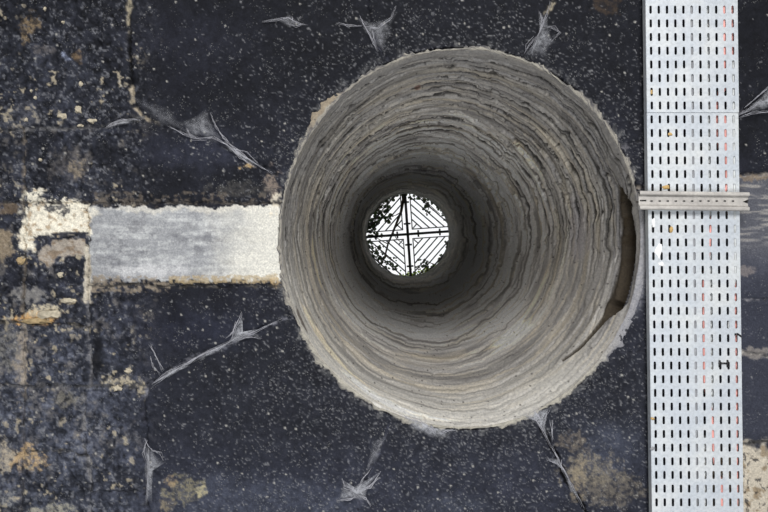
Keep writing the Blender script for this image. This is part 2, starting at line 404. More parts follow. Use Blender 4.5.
# ochre and buff stains
for cx, cy, rx, ry, c, k, sd_ in [
 (28, 28, 12, 18, (128, 108, 78), .9, 230), (43, 50, 12, 6, (110, 104, 100), .7, 231), (77, 55, 5, 6, (128, 104, 72), .8, 232), (65, 57, 5, 4, (140, 150, 176), .8, 233),
 (37, 318, 26, 9, (196, 150, 84), .95, 234), (45, 312, 20, 8, (188, 176, 150), .85, 235), (68, 301, 9, 4, (196, 176, 138), .9, 236), (21, 262, 6, 4, (180, 152, 108), .9, 237),
 (10, 350, 16, 26, (122, 118, 110), .7, 238), (20, 362, 6, 40, (150, 138, 122), .7, 239), (120, 381, 22, 8, (178, 166, 140), .8, 240), (142, 392, 5, 12, (170, 158, 132), .7, 241),
 (28, 458, 20, 14, (178, 150, 108), .85, 242), (4, 455, 10, 22, (170, 158, 138), .75, 243), (52, 510, 30, 6, (150, 146, 132), .8, 244), (8, 500, 12, 12, (140, 140, 140), .6, 245),
 (70, 165, 22, 20, (104, 98, 92), .6, 246), (78, 168, 9, 12, (140, 126, 104), .7, 247), (20, 118, 30, 16, (100, 100, 104), .5, 248), (66, 400, 20, 9, (126, 120, 106), .7, 249),
 (185, 490, 20, 16, (140, 130, 96), .6, 250), (200, 492, 9, 6, (176, 166, 128), .7, 251), (172, 482, 7, 6, (150, 128, 92), .7, 252), (168, 505, 8, 10, (140, 126, 96), .6, 253),
 (572, 442, 18, 12, (118, 106, 88), .6, 254), (590, 470, 30, 22, (128, 118, 98), .7, 255), (612, 490, 34, 18, (122, 112, 94), .6, 256), (578, 480, 8, 26, (140, 126, 100), .6, 257),
 (606, 6, 18, 9, (92, 74, 54), .6, 258), (272, 182, 10, 16, (140, 124, 108), .7, 259), (276, 204, 7, 12, (206, 196, 176), .8, 260), (248, 168, 8, 2, (190, 160, 110), .8, 261),
 (312, 106, 12, 26, (150, 136, 112), 0, 262), (240, 190, 40, 8, (90, 86, 78), .6, 263), (275, 284, 6, 6, (190, 160, 110), .7, 264)]:
    over(blob(cx, cy, rx, ry, 1.4, 5, sd_) * (.25 + .75 * sstep(.36, .60, fbm(PX / 3.2, PY / 3.2, sd_ + 900, 3, .8))), alb(*c), k)
over(blob(98, 352, 9, 34, .5, 10, 270, .6) * (PX > 91), alb(24, 25, 29), .85)
over(blob(105, 150, 22, 14, .9, 12, 271, .8), alb(28, 29, 34), .7)
# ---- right margin
rm = sstep(700, 720, PX)
over(rm * sstep(172, 180, PY) * sstep(300, 250, PY + 40 * nz(20, 280)), alb(104, 104, 108), .75)
over(rm * sstep(170, 176, PY) * sstep(250, 235, PY) * sstep(.46, .68, fbm(PX / 22, PY / 3, 282, 5)), alb(150, 146, 142), .7)
over(rm * sstep(240, 270, PY) * sstep(450, 430, PY), alb(78, 80, 90), .6)
over(rm * blob(756, 176, 18, 4, 1.2, 5, 283), alb(130, 112, 88), .7)
over(rm * blob(745, 270, 10, 7, 1.2, 6, 284), alb(128, 118, 112), .6)
over(rm * blob(757, 352, 18, 7, 1.2, 6, 285), alb(140, 132, 122), .6)
pale = rm * sstep(-4, 10, PY - 446  + 44 * nz(11, 286)) ; over(pale, alb(186, 176, 158), .95)
over(pale * sstep(.54, .66, fbm(PX / 7, PY / 7, 288, 4)), alb(128, 108, 78), .8); over(pale * sstep(.62, .7, fbm(PX / 4, PY / 4, 289, 4)), alb(52, 48, 44), .8)
over(sstep(20, 2, dm) * (PX > 600) * sstep(190, 230, PY) * sstep(330, 290, PY), alb(132, 132, 138), .75)
# ---- height field (metres; positive = proud of the ceiling plane, toward the camera)
H = 0.0022 * (fbm(PX / 30, PY / 30, 300, 3) - .5) * 2 + 0.0013 * (fbm(PX / 4, PY / 4, 305, 3) - .5) * 2 * (1 + leftm * 1.6)
H += leftm * 0.004 * (fbm(PX / 12, PY / 12, 307, 3) - .5) * 2
H += nod * 0.0016 + crust * 0.002 * vnoise(PX / 3, PY / 3, 309)
H = H * (1 - .7 * bandL) + .0015 * bandL + .003 * cream
H -= .003 * leftm * sstep(.6, .75, fbm(PX / 9, PY / 9, 137, 4))
for pts, w, dep, mc in JOINTS:
    d_ = seg_dist(wx, wy, pts); wv = w * (.65 + .7 * fbm(PX / 12, PY / 12, 311, 2))
    m = sstep(wv + 1.0, wv * .35, d_)
    H = H * (1 - m) - m * dep / 1000
    c = alb(*mc) if mc else alb(20, 20, 23)
    cc = c[None, None, :] * (1 + 1.1 * (mot[..., None] - .5) * 2).clip(.3, 1.9)
    keep = m * (1 - .8 * cream) * (.95 if not mc else sstep(.34, .52, fbm(PX / 7, PY / 7, 313, 3)) * .9 + .05)
    colr = colr * (1 - keep[..., None]) + cc * keep[..., None]
lum_ = colr.mean(-1, keepdims=True); colr = (lum_ + (colr - lum_) * .85) * (1 + np.array([-.06, -.02, .12]) * sstep(.25, .05, lum_)); colr = (colr * (.60 + .40 * sstep(.04, .2, lum_))).clip(.004, .85)
# ---- slab polygons (listed first wins)
BIG = 2000
C_ = (HX, HY)
POLYS = [
 ('grey_band', [(88, 203), (C_[0], 203), (C_[0], 287), (88, 285)]),
 (None, [(-BIG, 204), (24, 203), (23, 322), (-BIG, 322)]),
 (None, [(24, 203), (88, 203), (88, 285), (90, 327), (23, 322)]),
 (None, [(88, 285), C_, (290, 316), (233, 342), (190, 358), (150, 384), (143, 388), (91, 385)]),
 (None, [(23, 322), (90, 327), (91, 385), (24, 386)]),
 (None, [(-BIG, 322), (23, 322), (24, 386), (-BIG, 388)]),
 (None, [(-BIG, 388), (24, 386), (20, 600), (20, BIG), (-BIG, BIG)]),
 (None, [(24, 386), (84, 386), (84, 455), (22, 451)]),
 (None, [(22, 451), (84, 455), (90, 480), (92, 600), (92, BIG), (20, BIG), (20, 600)]),
 (None, [(84, 386), (143, 388), (146, 440), (146.5, 491), (91, 491), (84, 440)]),
 (None, [(91, 491), (146.5, 490), (147, BIG), (91, BIG)]),
 (None, [(143, 386), (150, 384), (190, 358), (233, 342), (290, 316), C_, (388, 425), (378, 450), (362, 490), (345, 600), (345, BIG), (147, BIG), (146, 440), (143, 400)]),
 (None, [(388, 425), C_, (536, 415), (566, 478), (590, 518), (640, 600), (640, BIG), (345, BIG), (345, 600), (362, 490), (378, 450)]),
 (None, [(690, 470), (738, 445), (850, 430), (BIG, 430), (BIG, BIG), (655, BIG), (655, 600)]),
 (None, [(536, 415), C_, (600, 352), (738, 352), (850, 372), (BIG, 372), (BIG, 430), (850, 430), (738, 445), (690, 470), (655, 600), (655, BIG), (640, BIG), (640, 600), (590, 518), (566, 478)]),
 (None, [(600, 352), C_, (630, 300), (850, 296), (BIG, 296), (BIG, 372), (850, 372), (738, 352)]),
 (None, [(630, 300), C_, (620, 190), (740, 176), (850, 172), (BIG, 172), (BIG, 296), (850, 296)]),
 (None, [(620, 190), C_, (610, 150), (650, 140), (738, 113), (768, 97), (850, 60), (BIG, 60), (BIG, 172), (850, 172), (740, 176)]),
 (None, [(610, 150), C_, (531, 62), (541, 30), (546, 12), (553, 0), (560, -80), (560, -BIG), (BIG, -BIG), (BIG, 60), (850, 60), (768, 97), (738, 113), (650, 140)]),
 (None, [(531, 62), C_, (392, 66), (379, 45), (368, 10), (362, -80), (362, -BIG), (560, -BIG), (560, -80), (553, 0), (541, 30)]),
 (None, [(392, 66), C_, (275, 172), (240, 155), (212, 140), (158, 124), (144, 118), (133, 106), (131, 88), (129, 0), (124, -80), (124, -BIG), (362, -BIG), (362, -80), (368, 10), (379, 45)]),
 (None, [(144, 118), (158, 124), (212, 140), (275, 172), C_, (290, 203), (24, 203), (24, 128), (60, 128), (104, 127)]),
 (None, [(-BIG, 134), (-80, 134), (24, 129), (24, 203), (-BIG, 204)]),
 (None, [(-BIG, -BIG), (124, -BIG), (124, -80), (129, 0), (131, 88), (133, 106), (144, 118), (104, 127), (60, 128), (24, 129), (-80, 134), (-BIG, 134)]),
]
def inside(x, y, poly):
    r = np.zeros(x.shape, bool); n = len(poly)
    for i in range(n):
        x1, y1 = poly[i]; x2, y2 = poly[(i + 1) % n]
        if y1 == y2: continue
        c = ((y1 > y) != (y2 > y)) & (x < (x2 - x1) * (y - y1) / (y2 - y1) + x1); r ^= c
    return r
wcx = .25 * (wx[:-1, :-1] + wx[1:, :-1] + wx[:-1, 1:] + wx[1:, 1:]); wcy = .25 * (wy[:-1, :-1] + wy[1:, :-1] + wy[:-1, 1:] + wy[1:, 1:])
lab = np.full(wcx.shape, -1)
for i, (_, poly) in enumerate(POLYS):
    m = inside(wcx, wcy, poly) & (lab < 0); lab[m] = i
# leftovers take a neighbour
for _ in range(8):
    miss = lab < 0
    if not miss.any(): break
    for sh in ((0, 1), (0, -1), (1, 0), (-1, 0)):
        nb = np.roll(lab, sh, (0, 1)); f_ = (lab < 0) & (nb >= 0); lab[f_] = nb[f_]
ecx = .25 * (er[:-1, :-1] + er[1:, :-1] + er[:-1, 1:] + er[1:, 1:]); lab[ecx < 1.02] = -1
NXg = len(gx); idx = np.arange(PX.size).reshape(PX.shape)
VX = (PX - 392) * px2m; VY = (PY - 234) * px2m; VZ = CEIL - H
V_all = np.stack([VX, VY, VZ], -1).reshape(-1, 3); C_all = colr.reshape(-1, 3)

# the ceiling itself: vault mass above the slabs and plain ceiling beyond them
x0m, x1m = (gx[0] - 392) * px2m, (gx[-1] - 392) * px2m; y0m, y1m = (gy[0] - 234) * px2m, (gy[-1] - 234) * px2m
b_ = MB()
b_.box(-RX - .2, x0m, -RY, RY + .2, CEIL, CEIL + .5); b_.box(x1m, RX + .2, -RY, RY + .2, CEIL, CEIL + .5)
b_.box(x0m, x1m, -RY, y0m, CEIL, CEIL + .5); b_.box(x0m, x1m, y1m, RY + .2, CEIL, CEIL + .5)
n = 64; ring = []; 
for z in (CEIL + .06, CEIL + .5):
    for k in range(n):
        a = 2 * math.pi * k / n; ca, sa = math.cos(a), math.sin(a)
        ring.append((AX + ca * (R0X + .10), AY + sa * (R0Y + .10), z))
    for k in range(n):
        a = 2 * math.pi * k / n; ca, sa = math.cos(a), math.sin(a)
        tx = ((x1m - AX) if ca > 0 else (x0m - AX)) / ca if abs(ca) > 1e-6 else 1e9
        ty = ((y1m - AY) if sa > 0 else (y0m - AY)) / sa if abs(sa) > 1e-6 else 1e9
        t = min(tx, ty); ring.append((AX + ca * t, AY + sa * t, z))
fs = []
for lv in (0, 2 * n):
    for k in range(n):
        k2 = (k + 1) % n; fs.append((lv + k, lv + k2, lv + n + k2, lv + n + k))
b_.add(ring, fs)
ceiling = struct(b_.build('ceiling', None)); 
vc = np.zeros((len(ceiling.data.vertices), 3)); vc[:] = alb(38, 39, 44)
a_ = ceiling.data.color_attributes.new('coat', 'FLOAT_COLOR', 'POINT'); c4 = np.ones((len(vc), 4), dtype=np.float32); c4[:, :3] = vc
a_.data.foreach_set('color', c4.ravel()); ceiling.data.materials.append(M_STONE)

for li, (nm, poly) in enumerate(POLYS):
    jj, ii = np.nonzero(lab == li)
    if len(jj) < 4: continue
    q = np.stack([idx[jj, ii], idx[jj + 1, ii], idx[jj + 1, ii + 1], idx[jj, ii + 1]], 1)   # faces look down
    e = np.concatenate([q[:, [k, (k + 1) % 4]] for k in range(4)]); key = e[:, 0].astype(np.int64) * PX.size + e[:, 1]
    rev = e[:, 1].astype(np.int64) * PX.size + e[:, 0]; be = e[~np.isin(key, rev)]
    used, inv = np.unique(q, return_inverse=True); q2 = inv.reshape(q.shape)
    remap = np.full(PX.size, -1); remap[used] = np.arange(len(used))
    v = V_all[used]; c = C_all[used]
    bu = np.unique(be); top = np.full(PX.size, -1); top[bu] = len(used) + np.arange(len(bu))
    vt = V_all[bu].copy(); vt[:, 2] = CEIL + .055
    side = np.stack([remap[be[:, 1]], remap[be[:, 0]], top[be[:, 0]], top[be[:, 1]]], 1)
    vv = np.concatenate([v, vt]); cc = np.concatenate([c, C_all[bu]]); ff = np.concatenate([q2, side])
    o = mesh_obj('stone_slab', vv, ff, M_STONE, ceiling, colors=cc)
    if li == 0: o['label'] = 'smooth pale grey slab running left from the round mouth'
    if li == 2: o['label'] = 'stone with a ragged cream lime crust'
    if li == 13: o['label'] = 'pale sandy stone at the lower right corner'

# ------------------------------------------------------------------ the shaft
NT = 1150
th = np.linspace(0, 2 * math.pi, NT, endpoint=False)
rp = np.concatenate([np.arange(184, 42.0, -0.42), [41.6]]); zz = D * (184 / rp) * 1.0 - D      # finer steps near the mouth
zz = zz / zz[-1] * LEN
TH, ZZ = np.meshgrid(th, zz); RPX, _ = np.meshgrid(th, rp); RPX = RPX.T if RPX.shape != TH.shape else RPX
RPX = np.repeat(rp[:, None], NT, 1)
def ringnoise(fth, frp, seed, oct=4):
    # periodic in angle: sample on a circle, warped per row
    u = np.cos(TH) * fth; v = np.sin(TH) * fth
    a = fbm(u + RPX / frp * .97, v + RPX / frp * .61, seed, oct)
    return a
def streak(per, nth, seed):
    "noise with period per px across the rings and nth cells round the circle, periodic"
    y = RPX / per; yi = np.floor(y); fy = y - yi; fy = fy * fy * (3 - 2 * fy)
    out = 0
    for k, wgt in ((0, 1 - fy), (1, fy)):
        row = yi + k; off = hash2(row, row * 0 + 3, seed) * nth
        x = TH / (2 * math.pi) * nth + off; xi = np.floor(x); fx = x - xi; fx = fx * fx * (3 - 2 * fx)
        a = hash2(np.mod(xi, nth), row, seed + 1); b = hash2(np.mod(xi + 1, nth), row, seed + 1)
        out = out + wgt * (a + (b - a) * fx)
    return out
tt = ZZ / LEN
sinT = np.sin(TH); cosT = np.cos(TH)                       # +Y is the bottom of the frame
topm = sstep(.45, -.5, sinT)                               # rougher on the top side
wob = 4.0 * (ringnoise(2.2, 60, 400) - .5) + 1.5 * (ringnoise(9, 25, 403) - .5) + .5 * (ringnoise(30, 8, 404, 3) - .5)
RW = RPX + 3 * wob
# rings of the lining: undercut ledges shaped to hide sky-lit faces and darken the bore, about 3-9 px apart as they go up
per = np.interp(RPX, [41, 60, 90, 130, 184], [2.2, 3.0, 4.6, 7.0, 9.0])
integ = np.cumsum(np.concatenate([[0], -np.diff(rp)]) / np.interp(rp, [41, 60, 90, 130, 184], [2.2, 3.0, 4.6, 7.0, 9.0]))
phase = integ[:, None] + wob * .55
saw = phase - np.floor(phase)
sid_ = hash2(np.floor(phase), np.floor(phase) * 0, 410)
lm = sstep(.3, .6, ringnoise(3.0, 20, 415)) * (.35 + .65 * topm) + sstep(.15, .4, tt) * .7
amp = np.interp(tt, [0, .05, .3, 1], [.004, .006, .010, .013]) * (.3 + .9 * sid_) * lm.clip(0, 1.2)
disp = -amp * (1 - saw) * sstep(0, .12, saw)               # negative = into the bore; jumps in, then flares out upward
# torn cracks
ck = np.abs(streak(5.5, 10, 420) + .35 * (streak(2.2, 60, 425) - .5) - .5)
ck2 = np.abs(np.mod((RW / 11.5) + .3 * (streak(3, 90, 427) - .5), 1) - .5)
crackm = sstep(.07, .0, ck2) * sstep(.42, .62, ringnoise(3.5, 9, 430)) * (.25 + .75 * topm) * sstep(.55, .15, tt)
disp += crackm * .014
lines = 0
for k_, (sp_, wd_, sd_, w1) in enumerate(((12.0, .085, 470, 1.0), (7.6, .11, 474, 1.0), (5.2, .14, 478, .85), (3.9, .15, 482, .6))):
    q_ = np.abs(np.mod((RPX + 3.2 * wob * (1 - .15 * k_)) / sp_ + .24 * (streak(30, 22, sd_) - .5) + .10 * (streak(12, 90, sd_ + 1) - .5) + .37 * k_, 1) - .5)
    gt_ = sstep(.38, .50, .5 * ringnoise(3 + 2 * k_, 18, sd_ + 2) + .5 * streak(11, 7 + 7 * k_, sd_ + 3)) * (.28 + .72 * topm)
    lines = np.maximum(lines, sstep(wd_ * (.6 + 1.1 * streak(4, 44, sd_ + 5)), wd_ * .1, q_) * gt_ * w1 * sstep(182, 176, RPX) * (.35 + .65 * sstep(60, 130, RPX)))
disp += lines * .007
disp += (.0035 + .003 * tt) * (streak(3.2, 40, 440) - .5) + .004 * (streak(9, 8, 445) - .5) + .0022 * (ringnoise(60, 2.0, 447, 3) - .5)
disp += .006 * (ringnoise(1.5, 60, 448) - .5)
# void behind the lining on the right, thin crack running on down-right
deg = np.degrees(np.arctan2(np.sin(TH), np.cos(TH)))
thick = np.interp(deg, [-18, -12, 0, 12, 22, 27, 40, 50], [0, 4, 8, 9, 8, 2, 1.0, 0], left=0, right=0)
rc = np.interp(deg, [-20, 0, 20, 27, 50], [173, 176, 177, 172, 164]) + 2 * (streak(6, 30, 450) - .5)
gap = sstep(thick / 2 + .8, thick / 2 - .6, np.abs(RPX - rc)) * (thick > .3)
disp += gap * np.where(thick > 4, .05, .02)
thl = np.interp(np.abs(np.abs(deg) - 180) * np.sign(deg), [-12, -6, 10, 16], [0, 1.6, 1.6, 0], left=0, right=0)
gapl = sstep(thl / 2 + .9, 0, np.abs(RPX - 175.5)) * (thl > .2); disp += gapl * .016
CX = AX + (BX - AX) * tt; CY = AY + (BY - AY) * tt
eb = sstep(0, .35, tt)
# straight pipe, slightly oval at the mouth
RXm = R0X + (R1 - R0X) * tt * 1.0 + 0; RYm = (R0Y + (R1 - R0Y) * tt) 
rag = .004 * (ringnoise(7, 30, 460) - .5) * sstep(.03, 0, tt)
SX = CX + np.cos(TH) * (RXm + disp + rag); SY = CY + np.sin(TH) * (RYm + disp + rag); SZ = CEIL + ZZ
# colours
g = np.empty(TH.shape + (3,)); g[:] = alb(136, 133, 128)
def gover(m, c, k=1.0):
    global g
    m = np.clip(m * k, 0, 1)[..., None]; g = g * (1 - m) + np.asarray(c) * m
s1 = streak(7, 7, 500); s2 = streak(3, 16, 510); s3 = streak(1.7, 34, 520); s4 = streak(14, 5, 530)
gover(sstep(.5, .85, s1), alb(166, 162, 152), .7); gover(sstep(.5, .15, s2), alb(104, 102, 102), .6)
gover(sstep(.6, .9, s3), alb(172, 162, 140), .6); gover(sstep(.4, .1, s4), alb(112, 112, 118), .6)
warm = streak(2.6, 11, 540)
gover(sstep(.55, .9, streak(1.6, 18, 512)), alb(84, 81, 80), .55); gover(sstep(.6, .9, streak(1.5, 22, 514)), alb(176, 172, 164), .45)
gover(sstep(.62, .9, warm) * sstep(172, 160, RPX), alb(176, 162, 130), .55)
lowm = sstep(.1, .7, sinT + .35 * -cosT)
gover(lowm * sstep(130, 172, RPX), alb(168, 165, 152), .55)  # lit lower side of the mouth painted lighter
gover(topm * sstep(.15, .0, tt) , alb(118, 114, 108), .45)  # shade on the upper side of the mouth painted in
# buff smear lower right, rust spot at the top
def smear(px, py, lr, lt, c, k, seed):
    r_ = math.hypot(px - HX, py - HY); a0 = math.degrees(math.atan2(py - HY, px - HX))
    da = (deg - a0 + 180) % 360 - 180
    d = np.sqrt(((RPX - r_) / lr) ** 2 + (da / lt) ** 2) + .9 * (streak(2.4, 30, seed) - .5)
    gover(sstep(1, .6, d), alb(*c), k)
WR = 1.6 * (ringnoise(2.5, 40, 590) - .5)
def cstreak(per, nth, seed):
    keep = RPX; globals()['RPX'] = RPX + 2.2 * wob + WR
    try: return streak(per, nth, seed)
    finally: globals()['RPX'] = keep
dk = .55 + .45 * sstep(150, 90, RPX)
gover(sstep(.52, .95, cstreak(2.1, 4, 571)) * dk, alb(66, 63, 58), .8)
gover(sstep(.60, .95, cstreak(1.3, 7, 573)) * dk, alb(60, 57, 52), .7)
gover(sstep(.62, .95, cstreak(1.7, 5, 575)) * dk, alb(178, 170, 152), .6)
gover(sstep(.72, .97, cstreak(3.4, 4, 577)), alb(172, 160, 132), .45)
smear(538, 335, 7, 14, (198, 180, 136), .85, 550); smear(430, 92, 2.5, 1.6, (110, 70, 50), .8, 551)
smear(300, 320, 1.6, 5, (60, 46, 34), .8, 552); smear(330, 345, 3, 20, (190, 172, 132), .7, 553)
smear(390, 400, 5, 22, (196, 188, 166), .7, 554); smear(330, 260, 2, 14, (178, 164, 118), .6, 555)
smear(555, 160, 1.8, 14, (190, 168, 128), .7, 556); smear(600, 230, 9, 18, (128, 124, 130), .6, 557)
pit, pid = cells(TH / (2 * math.pi) * 150, RPX / 5.0, 560)
gover(sstep(.16, .08, pit) * (pid < .12), alb(38, 34, 32), .8)
gover(sstep(.12, .75, lines), alb(26, 25, 24), .88); gover(crackm, alb(48, 45, 42), .75); GAPM = np.maximum(gapl, sstep(thick / 2 + 1.0 + .25 * thick, thick / 2 + .2, np.abs(RPX - rc + .15 * thick)) * (thick > .3)) * sstep(184, 182.5, RPX)  # GAPM masks the painted shade inside the void and left groove
# concrete painted darker toward the open top to cancel the sky's glow there
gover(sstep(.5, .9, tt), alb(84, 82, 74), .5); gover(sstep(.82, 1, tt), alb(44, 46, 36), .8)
gl_ = g.mean(-1, keepdims=True); g = gl_ + (g - gl_) * .62; g = (g * (1 + .9 * sstep(.03, .3, tt))[..., None] * np.array([2.04, 2.04, 2.10])).clip(.01, .85); g = g * (1 - .97 * GAPM[..., None]) + alb(56, 48, 37) * .97 * GAPM[..., None]  # colour gain up the bore stands in for light that barely reaches it
nr = len(zz)
SV = np.stack([SX, SY, SZ], -1).reshape(-1, 3)
ri = np.arange(nr - 1)[:, None] * NT; ki = np.arange(NT)[None, :]; k2 = (ki + 1) % NT
quad = np.stack([ri + ki, ri + NT + ki, ri + NT + k2, ri + k2], -1).reshape(-1, 4)
shaft = thing('light_shaft', 'deep round concrete shaft with rough ringed lining rising from the dark slabs to the grate', 'shaft', (AX, AY, CEIL))
OFF = np.array([AX, AY, CEIL])
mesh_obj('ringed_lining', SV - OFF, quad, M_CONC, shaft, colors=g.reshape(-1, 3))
# cement lip: polar apron lying on the slabs round the mouth
nl = 34; uu = np.linspace(0, 1, nl)
TL = np.repeat(th[None, :], nl, 0); UL = np.repeat(uu[:, None], NT, 1)
def pn(fth, seed, oct=4): return fbm(np.cos(TL) * fth + UL * 3.3, np.sin(TL) * fth + UL * 2.1, seed, oct)
degL = np.degrees(np.arctan2(np.sin(TL), np.cos(TL)))
wlip = (4.2 + 16 * (fbm(np.cos(TL) * 9, np.sin(TL) * 9, 600, 5) - .5) + 8 * (fbm(np.cos(TL) * 45, np.sin(TL) * 45, 605, 3) - .5)).clip(2.5, 16)
wlip += 7 * sstep(10, 2, np.abs(degL + 138)) * (.5 + fbm(np.cos(TL) * 40, np.sin(TL) * 40, 606, 3))
wlip += np.interp(degL, [-16, 0, 14, 30, 44], [0, 5, 7, 4, 0], left=0, right=0)
dpx = UL * wlip                                            # 0 at the bore, wlip at the ragged outer edge
prof = .0022 * np.sin(np.pi * np.clip(UL * .9 + .12, 0, 1)) ** .6 - .012 * sstep(.82, 1, UL)
hl = prof + .002 * (pn(55, 610, 3) - .5) * 2 * (1 - UL)
rx0 = np.hypot(SX[0] - CX[0], 0) * 0
bx = SX[0][None, :]; by = SY[0][None, :]
LX = bx + np.cos(TL) * dpx * px2m; LY = by + np.sin(TL) * dpx * px2m; LZ = CEIL - hl * sstep(-.001, .12, UL)
LZ[0] = SZ[0]
lc = np.empty(TL.shape + (3,)); lc[:] = alb(138, 134, 126)
def lover(m, c, k=1.0):
    global lc
    m = np.clip(m * k, 0, 1)[..., None]; lc = lc * (1 - m) + np.asarray(c) * m
lover(sstep(.45, .7, pn(20, 620)), alb(156, 152, 142), .7); lover(sstep(.55, .3, pn(40, 625)), alb(84, 83, 86), .85)
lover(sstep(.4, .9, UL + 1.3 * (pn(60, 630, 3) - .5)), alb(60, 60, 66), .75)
lover(sstep(.2, .8, np.sin(TL)) * sstep(.8, .3, UL), alb(168, 164, 152), .5)  # lit lower side of the lip painted lighter
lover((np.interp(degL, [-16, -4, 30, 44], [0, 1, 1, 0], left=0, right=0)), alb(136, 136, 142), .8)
lover(sstep(9, 4, np.abs(degL + 138)) * sstep(.2, .4, UL), alb(140, 128, 110), .8)
LV = np.stack([LX, LY, LZ], -1).reshape(-1, 3)
ri = np.arange(nl - 1)[:, None] * NT
ql = np.stack([ri + ki, ri + k2, ri + NT + k2, ri + NT + ki], -1).reshape(-1, 4)
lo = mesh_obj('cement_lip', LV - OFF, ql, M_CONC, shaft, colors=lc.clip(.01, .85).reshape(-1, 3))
lo['label'] = 'ragged pale cement rim round the mouth'
# outer wall and top rim of the shaft
b_ = MB(); n = 96; v = []
for z, ex in ((CEIL + .05, .09), (CEIL + LEN, .14)):
    tz = (z - CEIL) / LEN
    for k in range(n):
        a = 2 * math.pi * k / n
        v.append((AX + (BX - AX) * tz + math.cos(a) * (R0X + (R1 - R0X) * tz + ex), AY + (BY - AY) * tz + math.sin(a) * (R0Y + (R1 - R0Y) * tz + ex), z))
for k in range(n):
    a = 2 * math.pi * k / n; v.append((BX + math.cos(a) * (R1 - .004), BY + math.sin(a) * (R1 - .004), CEIL + LEN))
f = []
for k in range(n):
    q = (k + 1) % n; f += [(k, q, n + q, n + k), (n + k, n + q, 2 * n + q, 2 * n + k)]
b_.add(v, f); sh = b_.build('outer_casing', M_WALL, shaft, True, (AX, AY, CEIL))
# earth cover above the chamber, round the head of the shaft
b_ = MB(); v = []; f = []
zt = CEIL + LEN - .05
for z, r in ((zt, 'in'), (zt, 3.3), (CEIL + .5, 3.6), (CEIL + .5, 'in2')):
    for k in range(n):
        a = 2 * math.pi * k / n
        rr_ = (R1 + .15) if r == 'in' else (R1 + .3) if r == 'in2' else r
        v.append((BX + math.cos(a) * rr_, BY + math.sin(a) * rr_, z))
for s_ in range(3):
    for k in range(n):
        q = (k + 1) % n; f.append((s_ * n + k, s_ * n + q, s_ * n + n + q, s_ * n + n + k))
b_.add(v, f); eb_ = b_.build('earth_cover_1', M_WALL, None, True); struct(eb_)

# ------------------------------------------------------------------ iron grate on top
ZG = CEIL + LEN + .03; GD = ZG - CAM_Z; gs = GD / F
gcx, gcy = (407.8 - 392) * gs, (234.2 - 234) * gs
grate = thing('iron_grate', 'dark iron grate of crossed bars and diagonal rods closing the top of the shaft', 'grate', (gcx, gcy, ZG))
grate.rotation_euler = (0, 0, math.radians(-4.0))
u = gs
GR = 50 * u
b_ = MB(); b_.box(-GR, GR, -1.25 * u, 1.25 * u, -.012, .012); b_.build('cross_bar', M_IRON, grate)
b_ = MB(); b_.box(-1.3 * u, 1.3 * u, -GR, GR, -.0125, .0125); b_.build('cross_bar', M_IRON, grate)
# outer ring resting on the shaft head
v = []; f = []; n = 72
for z in (-.012, .012):
    for r in (GR - .03, GR + .01):
        for k in range(n):
            a = 2 * math.pi * k / n; v.append((r * math.cos(a), r * math.sin(a), z))
for k in range(n):
    q = (k + 1) % n
    f += [(k, n + k, n + q, q), (2 * n + k, 2 * n + q, 3 * n + q, 3 * n + k), (k, q, 2 * n + q, 2 * n + k), (n + k, 3 * n + k, 3 * n + q, n + q)]
b_ = MB(); b_.add(v, f); b_.build('outer_ring', M_IRON, grate)
for s in (-1, 1):
    for pos in (10.5, 32):
        b_ = MB(); b_.box(s * pos * u - .9 * u, s * pos * u + .9 * u, -3.4 * u, 3.4 * u, -.02, -.004); b_.build('clamp', M_IRON, grate)
        b_ = MB(); b_.box(-3.4 * u, 3.4 * u, s * pos * u - .9 * u, s * pos * u + .9 * u, -.02, -.004); b_.build('clamp', M_IRON, grate)
for sx in (-1, 1):
    for sy in (-1, 1):
        fb = MB(); a_, b2 = 4.2 * u, 5.3 * u
        e_ = math.sqrt(GR ** 2 - b2 ** 2) - .005
        def bx_(x0, x1, y0, y1, z=.006): fb.box(min(sx * x0, sx * x1), max(sx * x0, sx * x1), min(sy * y0, sy * y1), max(sy * y0, sy * y1), -z, z)
        bx_(a_, b2, a_, e_); bx_(b2, e_, a_, b2)
        fr = fb.build('panel_frame', M_IRON, grate)
        for k, off in enumerate((14.5, 22, 29.5, 37, 44.5, 52, 59.5)):
            o_ = off * u; c0 = 5.0 * u
            p0 = Vector((c0, o_)); p1 = Vector((o_, c0))
            if p0.length > GR:   # clip to the ring
                h_ = (o_ + c0) / 2; m_ = math.sqrt(max(GR ** 2 - 2 * h_ ** 2, 0) / 2)
                if m_ <= 0.01: continue
                p0 = Vector((h_ - m_, h_ + m_)); p1 = Vector((h_ + m_, h_ - m_))
            rb = MB(); rb.tube([(sx * p0.x, sy * p0.y, 0), (sx * p1.x, sy * p1.y, 0)], .64 * u, 6); rb.build('diagonal_rod', M_IRON, fr)
        rb = MB(); rb.tube([(sx * 5.6 * u, sy * 5.6 * u, 0), (sx * 9.6 * u, sy * 9.6 * u, 0)], .6 * u, 6); rb.build('corner_rod', M_IRON, fr)

